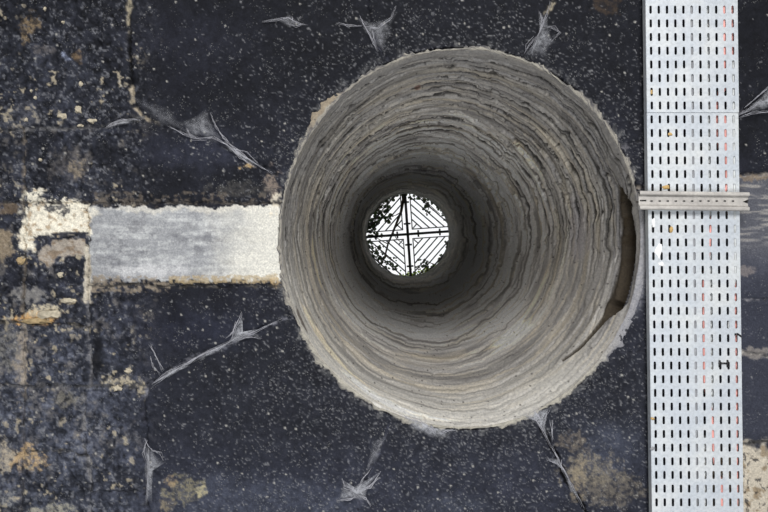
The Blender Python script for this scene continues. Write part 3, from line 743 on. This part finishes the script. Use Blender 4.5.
# ------------------------------------------------------------------ ivy and moss round the shaft head
def leaf(mb, c, size, ang, tilt):
    lobes = [(0, -.55), (.28, -.5), (.5, -.1), (.3, .0), (.42, .35), (.16, .32), (0, .72), (-.16, .32), (-.42, .35), (-.3, 0), (-.5, -.1), (-.28, -.5)]
    ca, sa = math.cos(ang), math.sin(ang); ct, st = math.cos(tilt), math.sin(tilt)
    v = [c]
    for x, y in lobes:
        x *= size; y *= size; z = .12 * size * abs(x) / size + y * st; y2 = y * ct
        v.append((c[0] + x * ca - y2 * sa, c[1] + x * sa + y2 * ca, c[2] + z))
    mb.add(v, [(0, k, k % 12 + 1) for k in range(1, 13)])
def gp(px, py, dz=0): return Vector(((px - 392) * gs, (py - 234) * gs, ZG + dz))
def ivy(name, label, cat, stems, leaves, mat, smin=.018, smax=.04):
    base = gp(*stems[0][0], .03); t = thing(name, label, cat, base)
    sm = MB()
    for st_l in stems:
        pts = [gp(x, y, .03 + .01 * rng.random()) for x, y in st_l]
        sm.tube(pts, [.006 * (1 - .5 * i / len(pts)) for i in range(len(pts))], 5)
    sm.build('stem', M_STEM, t, True, base)
    lf = MB()
    for (a0, a1, r0, r1, cnt) in leaves:
        for _ in range(cnt):
            a = math.radians(rng.uniform(a0, a1)); r = r1 - (r1 - r0) * rng.random() ** 1.6
            c = gp(407.6 + r * math.cos(a), 235 + r * math.sin(a), .03 + .04 * rng.random())
            leaf(lf, tuple(c), 1.15 * rng.uniform(smin, smax), rng.uniform(0, 6.28), rng.uniform(-.9, .9))
    o = lf.build('leaves', mat, t, False, base); o['kind'] = 'stuff'
    return t
ivy('ivy', 'leafy ivy crowding the upper left edge of the bright opening', 'plant',
    [[(366, 222), (374, 212), (383, 204), (395, 197), (402, 190)], [(370, 228), (378, 216), (384, 210)], [(380, 205), (377, 220), (374, 232)]],
    [(183, 200, 33, 42, 42), (198, 240, 31, 42, 70), (210, 232, 22, 34, 26), (235, 268, 37, 43, 30)], M_LEAF)
ivy('ivy', 'small ivy sprig at the upper right edge of the bright opening', 'plant',
    [[(412, 192), (424, 199), (432, 207), (440, 214)], [(426, 200), (429, 208), (426, 214)]],
    [(272, 308, 36, 43, 36), (300, 318, 28, 37, 18), (312, 350, 40, 43, 14)], M_LEAF, .014, .032)
ivy('ivy', 'ivy shoots hanging over the lower left edge of the bright opening', 'plant',
    [[(366, 246), (374, 256), (384, 268), (396, 277)], [(372, 252), (380, 250), (388, 258), (395, 263)]],
    [(100, 176, 36, 43, 80), (128, 160, 24, 36, 22), (108, 128, 24, 36, 12), (170, 184, 26, 40, 12)], M_LEAF, .014, .034)
ivy('ivy', 'ivy tuft at the lower right edge of the bright opening', 'plant',
    [[(450, 240), (444, 256), (434, 266), (420, 274)], [(436, 265), (428, 262), (424, 259)]],
    [(55, 92, 33, 43, 40), (10, 60, 38.5, 43, 40), (52, 68, 27, 36, 18)], M_LEAF, .014, .034)
ivy('moss_tuft', 'bright yellow green tuft on the bottom edge of the bright opening', 'moss',
    [[(398, 277), (410, 277), (424, 275)]], [(60, 102, 38.5, 43, 70), (30, 66, 40.3, 43, 30)], M_LIME, .012, .026)
tw = MB(); pts = [gp(402.5, 190, .05), gp(403.5, 199, .045), gp(401, 212, .04), gp(397, 222, .04), gp(393, 232, .04), gp(388, 244, .04), gp(385, 256, .04), gp(380, 268, .05)]
tb = thing('dead_branch', 'thin brown branch lying across the left half of the grate', 'branch', pts[0])
tw.tube(pts, [.020, .018, .015, .013, .011, .010, .009, .006], 6); tw.build('branch_stem', M_STEM, tb, True, pts[0])
t2 = MB(); t2.tube([gp(401, 212, .04), gp(396, 215, .05), gp(391, 216, .05)], [.006, .005, .003], 5); t2.build('twig', M_STEM, tb, True, pts[0]); t2 = MB(); t2.tube([gp(393, 232, .04), gp(396, 238, .045), gp(403, 244, .05)], [.006, .005, .003], 5)
t2.build('twig', M_STEM, tb, True, pts[0]); t2 = MB(); t2.tube([gp(388, 244, .04), gp(380, 240, .05), gp(374, 236, .05)], [.006, .005, .003], 5)
t2.build('twig', M_STEM, tb, True, pts[0])

# ------------------------------------------------------------------ perforated cable tray
TD = 1.706
SLOPE = .01285
def slot_pos(c, r): y = 9.9 + 13.68 * r; return 650.3 + 8.19 * c + SLOPE * (y - 10), y
def perforated(mb, cx0, cols, cy0, rows, pw, ph, slots, z0, z1, d, edge=None):
    "plate of cells pw x ph px with a rounded slot in each"
    for r in range(rows):
        for c in range(cols):
            x = cx0 + c * pw; y = cy0 + r * ph; sw, sh = slots(c, r)
            out = [(-.5, -.5), (-.17, -.5), (.17, -.5), (.5, -.5), (.5, -.17), (.5, .17), (.5, .5), (.17, .5), (-.17, .5), (-.5, .5), (-.5, .17), (-.5, -.17)]
            inn = [(-.95, -.82), (-.4, -1), (.4, -1), (.95, -.82), (1, -.4), (1, .4), (.95, .82), (.4, 1), (-.4, 1), (-.95, .82), (-1, .4), (-1, -.4)]
            v = []
            for z in (z0, z1):
                for a, b in out:
                    yy = y + b * ph; v.append((*P(x + a * pw + SLOPE * (yy - 10), yy, d)[:2], z))
                for a, b in inn:
                    yy = y + b * sh / 2; v.append((*P(x + a * sw / 2 + SLOPE * (yy - 10), yy, d)[:2], z))
            f = []
            for k in range(12):
                q = (k + 1) % 12
                f += [(k, 12 + k, 12 + q, q), (24 + k, 24 + q, 36 + q, 36 + k), (12 + k, 36 + k, 36 + q, 12 + q)]
            mb.add(v, f)
def tray_part(label, rows0, rows, x_shift, dz, trimw):
    zt0 = CAM_Z + TD - dz
    y0 = 9.9 + 13.68 * (rows0 - .5); y1 = y0 + 13.68 * rows
    base = P(695, (y0 + y1) / 2, TD); t = thing('cable_tray', label, 'cable tray', base, 'perforated cable tray sections')
    mb = MB(); perforated(mb, 650.3 + x_shift, 11, 9.9 + 13.68 * rows0, rows, 8.19, 13.68, lambda c, r: (2.5, 8.1), zt0, zt0 + .0014, TD)
    mb.build('perforated_base', M_TRAY, t, False, base)
    def strip(xa, xb, za, zb, nm, mat=M_TRAY):
        b = MB(); v = []
        for z in (za, zb):
            for yy in (y0, y1):
                for xx in (xa, xb): v.append((*P(xx + SLOPE * (yy - 10), yy, TD)[:2], z))
        b.add(v, [(0, 2, 3, 1), (4, 5, 7, 6), (0, 1, 5, 4), (2, 6, 7, 3), (0, 4, 6, 2), (1, 3, 7, 5)])
        return b.build(nm, mat, t, False, base)
    xl = 650.3 - 4.095 + x_shift; xr = 650.3 + 10 * 8.19 + 4.095 + x_shift
    hh = .021
    # margins beside the outer slots are rounded into the upstanding sides
    strip(xl - .15 - trimw, xl + .5, zt0 - .0002, zt0 + .0016, 'rolled_edge'); strip(xr, xr + .3 + trimw, zt0 - .0002, zt0 + .0016, 'rolled_edge')
    strip(xl - .6 - trimw, xl - .15 - trimw, zt0 + .0006, zt0 + hh, 'side_rail'); strip(xr + .3 + trimw, xr + .9 + trimw, zt0 + .0006, zt0 + hh, 'side_rail')
    return t
tray_part('upper pale grey perforated cable tray section ending at the seam above the bracket', -22, 30, 0, .002, .2)
tray_part('long lower pale grey perforated cable tray section crossed by the channel bracket', 8, 54, 0, 0, 0)

# ------------------------------------------------------------------ cables lying in the tray
def cable(label, pts, mat, r=.0042, lift=0):
    base = P(pts[0][0], pts[0][1], TD + .0016 + r)
    P3 = []
    for (x0, y0), (x1, y1) in zip(pts[:-1], pts[1:]):
        for k in range(6):
            q = k / 6; s_ = q * q * (3 - 2 * q); P3.append(P(x0 + (x1 - x0) * s_, y0 + (y1 - y0) * q, TD + .0022 + r + lift))
    P3.append(P(*pts[-1], TD + .0022 + r + lift))
    b = MB(); b.tube(P3, r, 10); o = b.build('cable', mat, None, True, base); o.location = base
    return tag(o, label, 'cable')
cable('dark grey cable lying straight along the middle of the cable tray', [(687.6, -300), (692.2, 100), (693.6, 250), (695.6, 400), (698, 840)], M_GREY)
cable('pale grey cable beside the dark grey one in the cable tray', [(704.5, -300), (708, 90), (709.2, 130), (710.5, 250), (711.5, 350), (712.3, 412), (704, 450), (706, 840)], M_WHITE, lift=.009)
cable('red cable weaving right to left and back between the tray slots', [(721, -300), (724, 60), (719, 100), (725.5, 125), (727, 185), (719, 200), (711.5, 222), (709, 245), (704, 285), (704.5, 375), (712, 425), (714, 455), (721.5, 490), (723, 840)], M_RED, lift=0)
cable('red cable hugging the right side rail of the cable tray', [(729.5, -300), (732.5, 75), (716.5, 104), (717.5, 130), (728, 200), (735.5, 280), (736.5, 400), (738.3, 840)], M_RED, .0035, lift=.0075)
cable('white cable along the right side rail above the channel bracket', [(733.5, 60), (734, 120), (735.5, 270), (731, 300), (729, 330)], M_WHITE, .0038)

# ------------------------------------------------------------------ channel bracket under the tray
SD = 1.684
def strut():
    xs0, xs1 = 639.6, 750.2
    base = P(695, 200.5, SD); t = thing('channel_bracket', 'ribbed grey channel bracket clamped across the cable tray', 'bracket', base)
    tilt = lambda x: 200.1 + (x - 640) * .0135
    def rib(name, prof, xa, xb, bev):
        n_ = len(prof); v = []
        for xx, ins in ((xa, 1), (xb, 1)):
            for yo, zo in prof:
                sh_ = bev * (1 if xx == xa else -1) * (.5 if zo > .004 else 1)
                v.append((*P(xx + sh_, tilt(xx) + yo, SD)[:2], CAM_Z + SD + zo))
        f = [(k, (k + 1) % n_, n_ + (k + 1) % n_, n_ + k) for k in range(n_)] + [tuple(range(n_))[::-1], tuple(range(n_, 2 * n_))]
        b = MB(); b.add(v, f); return b.build(name, M_STRUT, t, False, base)
    for s in (-1, 1):
        # folded rib: outer wall, rounded nose, inner step down to the web
        prof = [(s * 9.4, .0175), (s * 9.4, .003), (s * 8.9, .001), (s * 8.0, 0), (s * 6.4, 0), (s * 5.6, .001), (s * 5.2, .0050), (s * 4.6, .0085), (s * 4.4, .0100), (s * 5.6, .0085), (s * 6.4, .0022), (s * 8.0, .0022), (s * 8.6, .0036), (s * 8.6, .0175)]
        rib('folded_rib', prof if s > 0 else prof, xs0, xs1, .5)
    # web with small slots lined up with the tray slots, keyhole at the left end, notch at the right end
    mb = MB()
    zw0 = CAM_Z + SD + .0085; zw1 = zw0 + .0015
    sx0 = SLOPE * 190
    perforated(mb, 652.4 - sx0 + .4, 11, 200.9, 1, 8.19, 9.4, lambda c, r: (2.6, 1.5), zw0, zw1, SD)
    def flat(x0, x1, y0, y1): 
        b0 = P(x0, y0, SD); b1 = P(x1, y1, SD); mb.box(b0[0], b1[0], b0[1], b1[1], zw0, zw1)
    xa = 652.8 - 4.1; 
    flat(xs0 + .3, xa, 195.5, 199.6); flat(xs0 + .3, xa, 201.2, 205.2); flat(xs0 + .3, 641.2, 199.6, 201.2); flat(647.6, xa, 199.6, 201.2)
    xb = 652.8 + 10 * 8.19 + 4.1
    flat(xb, 744.5, 196.6, 206.2)
    # forked end: two tongues either side of the V notch
    v = []
    for z in (zw0, zw1):
        for (x, y) in ((744.4, 196.6), (749.8, 196.6), (749.8, 199.4), (744.4, 201.6), (749.8, 203.6), (749.8, 206.2), (744.4, 206.2)):
            v.append((*P(x, y, SD)[:2], z))
    mb.add(v, [(0, 3, 2, 1), (3, 6, 5, 4), (7, 8, 9, 10), (10, 11, 12, 13), (2, 3, 10, 9), (3, 4, 11, 10)])
    mb.build('slotted_web', M_STRUT, t, False, base)
    for x in (647.0, 748.0):
        b = MB(); c = P(x, 200.6, SD)
        b.tube([(c[0], c[1], zw1), (c[0], c[1], CEIL + .004)], .0030, 10); b.build('fixing_bolt', M_STRUT, t, True, base)
        b = MB(); b.tube([(c[0], c[1], zw1), (c[0], c[1], zw1 + .006)], .0065, 6); b.build('nut', M_IRON, t, False, base)
strut()

# ------------------------------------------------------------------ bits caught on the tray
def lump(name, px, py, d, rx, ry, rz, mat, label=None, cat=None, parent=None, seed=0, group=None):
    rg = random.Random(seed); c = P(px, py, d); v = [(0, 0, -rz)]; nn = 9
    for lv, (rr, z) in enumerate(((.55, -.85), (.95, -.3), (1, .5))):
        for k in range(nn):
            a = 2 * math.pi * k / nn; j = rg.uniform(.5, 1.25)
            v.append((rx * rr * j * math.cos(a), ry * rr * j * math.sin(a), rz * z))
    f = [(0, 1 + (k + 1) % nn, 1 + k) for k in range(nn)]
    for lv in range(2):
        for k in range(nn):
            q = (k + 1) % nn; f.append((1 + lv * nn + k, 1 + lv * nn + q, 1 + (lv + 1) * nn + q, 1 + (lv + 1) * nn + k))
    f.append(tuple(1 + 2 * nn + k for k in range(nn)))
    o = mesh_obj(name, v, f, mat, parent, smooth=False); o.location = c if parent is None else c
    if label: tag(o, label, cat, group)
    return o
ZB = TD - .0015
lump('dried_leaf', 651.5, 92, ZB, .003, .006, .0012, M_DRYLEAF, 'tiny ochre leaf scrap at the left edge of the upper tray section', 'leaf', seed=1)
lump('dried_leaf', 670.2, 134.5, ZB, .006, .004, .0012, M_DRYLEAF, 'tan leaf scrap caught between slots just below the tray seam', 'leaf', seed=2)
lump('dried_leaf', 666, 187, ZB, .009, .005, .0015, M_DRYLEAF, 'brown leaf scrap caught just above the channel bracket', 'leaf', seed=3)
lump('dried_leaf', 671.5, 230, ZB, .004, .008, .0015, M_DRYLEAF, 'brown leaf scrap in a slot below the channel bracket', 'leaf', seed=4)
lump('dried_leaf', 652.5, 418.5, ZB, .005, .004, .0015, M_DRYLEAF, 'ochre leaf scrap at the left edge of the lower tray section', 'leaf', seed=5)
lump('mud_clump', 652.5, 448.5, ZB, .006, .004, .0015, M_GREY, 'small dark grey clump at the left edge of the lower tray section', 'dirt', seed=6)
lump('white_splash', 658.5, 250, TD - .0008, .009, .017, .0009, plain('chalk_white', (.8, .8, .8), .9, var=.05), 'large white splash on the tray below the bracket', 'splash', seed=7)
lump('white_splash', 661.5, 264, TD - .0008, .007, .006, .0009, bpy.data.materials['chalk_white'], 'small white splash below the large one on the tray', 'splash', seed=8)
lump('white_splash', 653.5, 222, TD - .0008, .004, .013, .0009, bpy.data.materials['chalk_white'], 'narrow white splash at the tray edge right under the bracket', 'splash', seed=9)
# wire tie through two slots
b = MB(); y_ = 363.6
q0, q1 = 719.6, 727.6
b.tube([P(q0, y_ - 3.4, TD - .0012), P(q0, y_, TD - .0020), P(q0, y_ + 3.4, TD - .0012)], .0024, 8)
b.tube([P(q1, y_ - 3.4, TD - .0012), P(q1, y_, TD - .0020), P(q1, y_ + 3.4, TD - .0012)], .0024, 8)
b.tube([P(q0, y_, TD - .0020), P(723.6, y_ - .4, TD - .0024), P(q1, y_, TD - .0020)], .0018, 8)
o = b.build('cable_tie', M_BLACK, None, True, P(723.6, y_, TD)); o.location = P(723.6, y_, TD); tag(o, 'black cable tie looped through two slots of the lower tray section', 'cable tie')
b = MB(); b.tube([P(734.6, 334.4, TD - .0018), P(737.6, 334, TD - .002), P(740.2, 335.6, TD), P(740.8, 339.5, TD + .006)], .0022, 8)
o = b.build('cable_tie', M_BLACK, None, True, P(737, 335, TD)); o.location = P(737, 335, TD); tag(o, 'short black cable tie bent over the right edge of the tray', 'cable tie')

# ------------------------------------------------------------------ mortar lumps on the ceiling
for (x, y, rx, ry, rz, mt) in [(62, 116, 5.2, 3.6, .006, M_CHIP), (78, 110, 3.8, 4.6, .006, M_CHIP), (92, 121, 5, 2.6, .005, M_CHIP), (80, 125.5, 3, 2, .004, M_CHIP), (35, 98, 2, 2, .003, M_CHIP), (31, 91, 1.6, 1.6, .003, M_CHIP),
        (81, 84, 2.2, 2.8, .003, M_CHIP), (48, 314, 12, 5.2, .010, M_CHIP), (38, 320.5, 16, 3.4, .008, M_OCHRE), (69, 301, 8, 2.8, .006, M_CHIP), (21, 261, 5, 3.6, .006, M_OCHRE), (26, 120, 2.6, 2.2, .004, M_CHIP),
        (128, 371, 4.2, 2.4, .005, M_CHIP), (117, 388, 5.5, 3.6, .006, M_CHIP), (60, 275, 3.6, 3, .004, M_CHIP), (45, 9, 1.8, 2, .003, M_CHIP), (63, 22, 2, 1.6, .003, M_CHIP), (40, 160, 2, 2, .003, M_CHIP)]:
    o = lump('mortar_chip', x, y, D - .001, rx * px2m, ry * px2m, rz, mt, parent=ceiling, seed=int(x * 7 + y))

# ------------------------------------------------------------------ cobwebs
def web(label, strands, sheets, w=1.0):
    base = P(strands[0][0][0], strands[0][0][1], D - .01); t = thing('cobweb', label, 'cobweb', base)
    hang = .007
    strands = [[(x + rng.uniform(-j_, j_), y + rng.uniform(-j_, j_)) for x, y in st_] for st_ in strands for j_ in (.3, 1.3, 2.2)]
    for st_l in strands:
        pts = []; rr = []
        n_ = len(st_l)
        for i in range(n_ - 1):
            (x0, y0), (x1, y1) = st_l[i][:2], st_l[i + 1][:2]
            for k in range(5):
                q = k / 5; tt_ = (i + q) / (n_ - 1)
                pts.append(P(x0 + (x1 - x0) * q + rng.uniform(-.35, .35), y0 + (y1 - y0) * q + rng.uniform(-.35, .35), D - .004 - hang * math.sin(math.pi * tt_)))
                rr.append(.00042 * w * (.5 + .9 * math.sin(math.pi * min(tt_ * 1.0 + .05, 1)) * rng.uniform(.5, 1.3)))
        pts.append(P(*st_l[-1], D - .003)); rr.append(.0004)
        b = MB(); b.tube(pts, rr, 5, flat=.5); b.build('strand', M_STRAND, t, True, base)
    for poly, dens in sheets:
        cx = sum(p[0] for p in poly) / len(poly); cy = sum(p[1] for p in poly) / len(poly)
        K = 7; n_ = len(poly); ring_pts = []
        for i in range(n_):
            (x0, y0), (x1, y1) = poly[i], poly[(i + 1) % n_]
            for k in range(6):
                q = k / 6; sag = 1 - .16 * math.sin(math.pi * q); xx = x0 + (x1 - x0) * q; yy = y0 + (y1 - y0) * q
                ring_pts.append((cx + (xx - cx) * sag, cy + (yy - cy) * sag))
        v = [P(cx, cy, D - .011)]; dens = min(dens * 1.25, 1.0); de = [dens]
        for lv in range(1, K + 1):
            q = lv / K
            for (xx, yy) in ring_pts:
                v.append(P(cx + (xx - cx) * q, cy + (yy - cy) * q, D - .011 + .006 * q * q)); de.append(dens * (1 - q ** 2))
        m_ = len(ring_pts); f = [(0, 1 + (k + 1) % m_, 1 + k) for k in range(m_)]
        for lv in range(K - 1):
            for k in range(m_):
                q = (k + 1) % m_; f.append((1 + lv * m_ + k, 1 + lv * m_ + q, 1 + (lv + 1) * m_ + q, 1 + (lv + 1) * m_ + k))
        v = [(a - base[0], b - base[1], c - base[2]) for a, b, c in v]
        mesh_obj('web_sheet', v, f, M_WEB, t, attrs={'dustiness': de})
    return t
web('dusty cobweb stretched along the crack at the upper left of the mouth',
    [[(186, 133), (196, 138), (212, 138), (226, 144), (238, 152), (250, 160), (262, 168), (272, 172)], [(211, 114), (216, 126), (224, 138), (236, 150), (246, 152), (258, 163)], [(168, 126), (184, 134), (196, 138)], [(186, 128), (192, 138), (205, 140)], [(224, 141), (238, 149), (252, 162)], [(224, 143), (240, 157), (256, 168)]],
    [([(176, 122), (206, 108), (224, 140), (212, 140), (190, 136)], .32), ([(215, 136), (240, 150), (262, 168), (250, 166), (228, 150)], .5), ([(120, 90), (170, 108), (196, 138), (160, 126)], .14)])
web('forked white cobweb on the crack at the lower left of the mouth',
    [[(152, 384), (162, 378), (176, 370), (190, 362), (204, 354), (220, 348), (232, 340)], [(232, 340), (234, 330), (239, 318), (241, 312)], [(230, 341), (238, 338), (252, 333), (266, 326), (281, 319)], [(154, 382), (168, 374), (186, 364), (208, 352), (232, 341)], [(226, 338), (233, 332), (235, 322)], [(236, 340), (248, 337), (262, 338)], [(150, 344), (156, 356), (164, 370)], [(150, 356), (153, 366), (160, 374)]],
    [([(226, 346), (234, 322), (242, 312), (240, 334), (264, 328), (258, 336), (236, 344)], .55), ([(150, 386), (170, 368), (196, 358), (190, 366), (168, 378)], .6), ([(186, 366), (212, 348), (236, 338), (220, 352)], .5)], 1.1)
web('star shaped white cobweb on the slab below the mouth',
    [[(357, 494), (352, 489), (345, 486), (342, 478)], [(358, 493), (366, 489), (374, 482), (380, 473)], [(357, 494), (366, 498), (371, 506)], [(357, 495), (350, 500), (338, 500)], [(360, 490), (370, 489), (378, 478)], [(357, 493), (362, 480), (370, 470)]],
    [([(340, 478), (352, 486), (360, 482), (382, 470), (366, 494), (374, 508), (358, 500), (336, 502)], .6), ([(362, 482), (372, 440), (390, 430), (378, 460)], .22)], 1.3)
web('bluish cobweb clinging under the bottom rim of the mouth',
    [[(430, 424), (434, 431), (437, 436)], [(437, 434), (446, 431), (456, 430)], [(424, 423), (430, 430), (436, 435)], [(404, 418), (416, 420), (428, 426)]],
    [([(396, 412), (424, 420), (436, 428), (460, 430), (452, 440), (430, 438), (408, 428)], .6)], 1.2)
web('fan of cobweb at the top of the crack below the mouth on the right',
    [[(526, 416), (536, 420), (542, 430), (550, 446)], [(548, 410), (545, 420), (542, 430)], [(534, 412), (540, 418), (543, 428)], [(552, 420), (553, 432), (552, 442)]],
    [([(520, 414), (536, 408), (550, 406), (546, 424), (550, 444), (540, 428)], .65)], 1.2)
web('short cobweb branching off the middle of the right crack',
    [[(547, 458), (551, 462), (558, 463), (562, 468)], [(561, 460), (561, 466), (564, 474)], [(552, 446), (558, 458), (564, 472), (574, 490), (584, 508)]],
    [([(546, 457), (560, 458), (566, 474), (556, 465)], .5), ([(562, 470), (572, 484), (580, 500), (570, 492)], .45)])
web('faint cobweb above the top left rim of the mouth',
    [[(360, 16), (364, 26), (369, 34), (373, 44), (378, 52)], [(338, 23), (350, 25), (362, 26)], [(364, 26), (378, 28), (392, 18), (396, 6)], [(372, 30), (374, 40), (377, 48)]],
    [([(352, 14), (372, 22), (398, 12), (392, 34), (384, 54), (374, 46), (364, 32)], .3)], .9)
web('thin veil of cobweb hanging above the top right rim of the mouth',
    [[(551, 2), (546, 14), (541, 28), (536, 42), (531, 54)], [(540, 12), (544, 22), (540, 32)], [(546, 26), (554, 28), (560, 32), (553, 40)], [(536, 36), (528, 46), (524, 54)]],
    [([(538, 8), (549, 12), (550, 30), (556, 42), (546, 58), (530, 60), (524, 56), (538, 34)], .36)], .9)
web('dusty cobweb beside the right edge of the upper tray section',
    [[(738, 115), (748, 110), (758, 103), (768, 100), (780, 94)], [(744, 108), (756, 98), (768, 88), (780, 80)], [(740, 117), (752, 113), (768, 112), (780, 110)]],
    [([(738, 116), (752, 104), (768, 88), (784, 82), (784, 104), (764, 110)], .55)], .8)
web('cobweb draped down the vertical joint near the lower left corner',
    [[(145, 438), (148, 446), (152, 450), (160, 454), (164, 460)], [(146, 440), (144, 452), (146, 460)], [(148, 448), (148, 470), (147, 500)]],
    [([(143, 438), (152, 448), (166, 462), (154, 470), (152, 505), (145, 508), (144, 470)], .5)])
web('white strand of cobweb left of the crack corner',
    [[(106, 127), (112, 123), (120, 121), (132, 120), (140, 120)], [(108, 127), (118, 124), (130, 122)]],
    [([(106, 128), (116, 120), (138, 118), (130, 124)], .45)], 1.1)
web('wispy cobweb on the dark slab near the top edge left of the mouth',
    [[(262, 22), (276, 20), (288, 18), (298, 23), (306, 25)], [(286, 24), (296, 26), (304, 24)], [(292, 17), (294, 23)]],
    [([(270, 18), (290, 14), (308, 26), (288, 28)], .28)], .8)
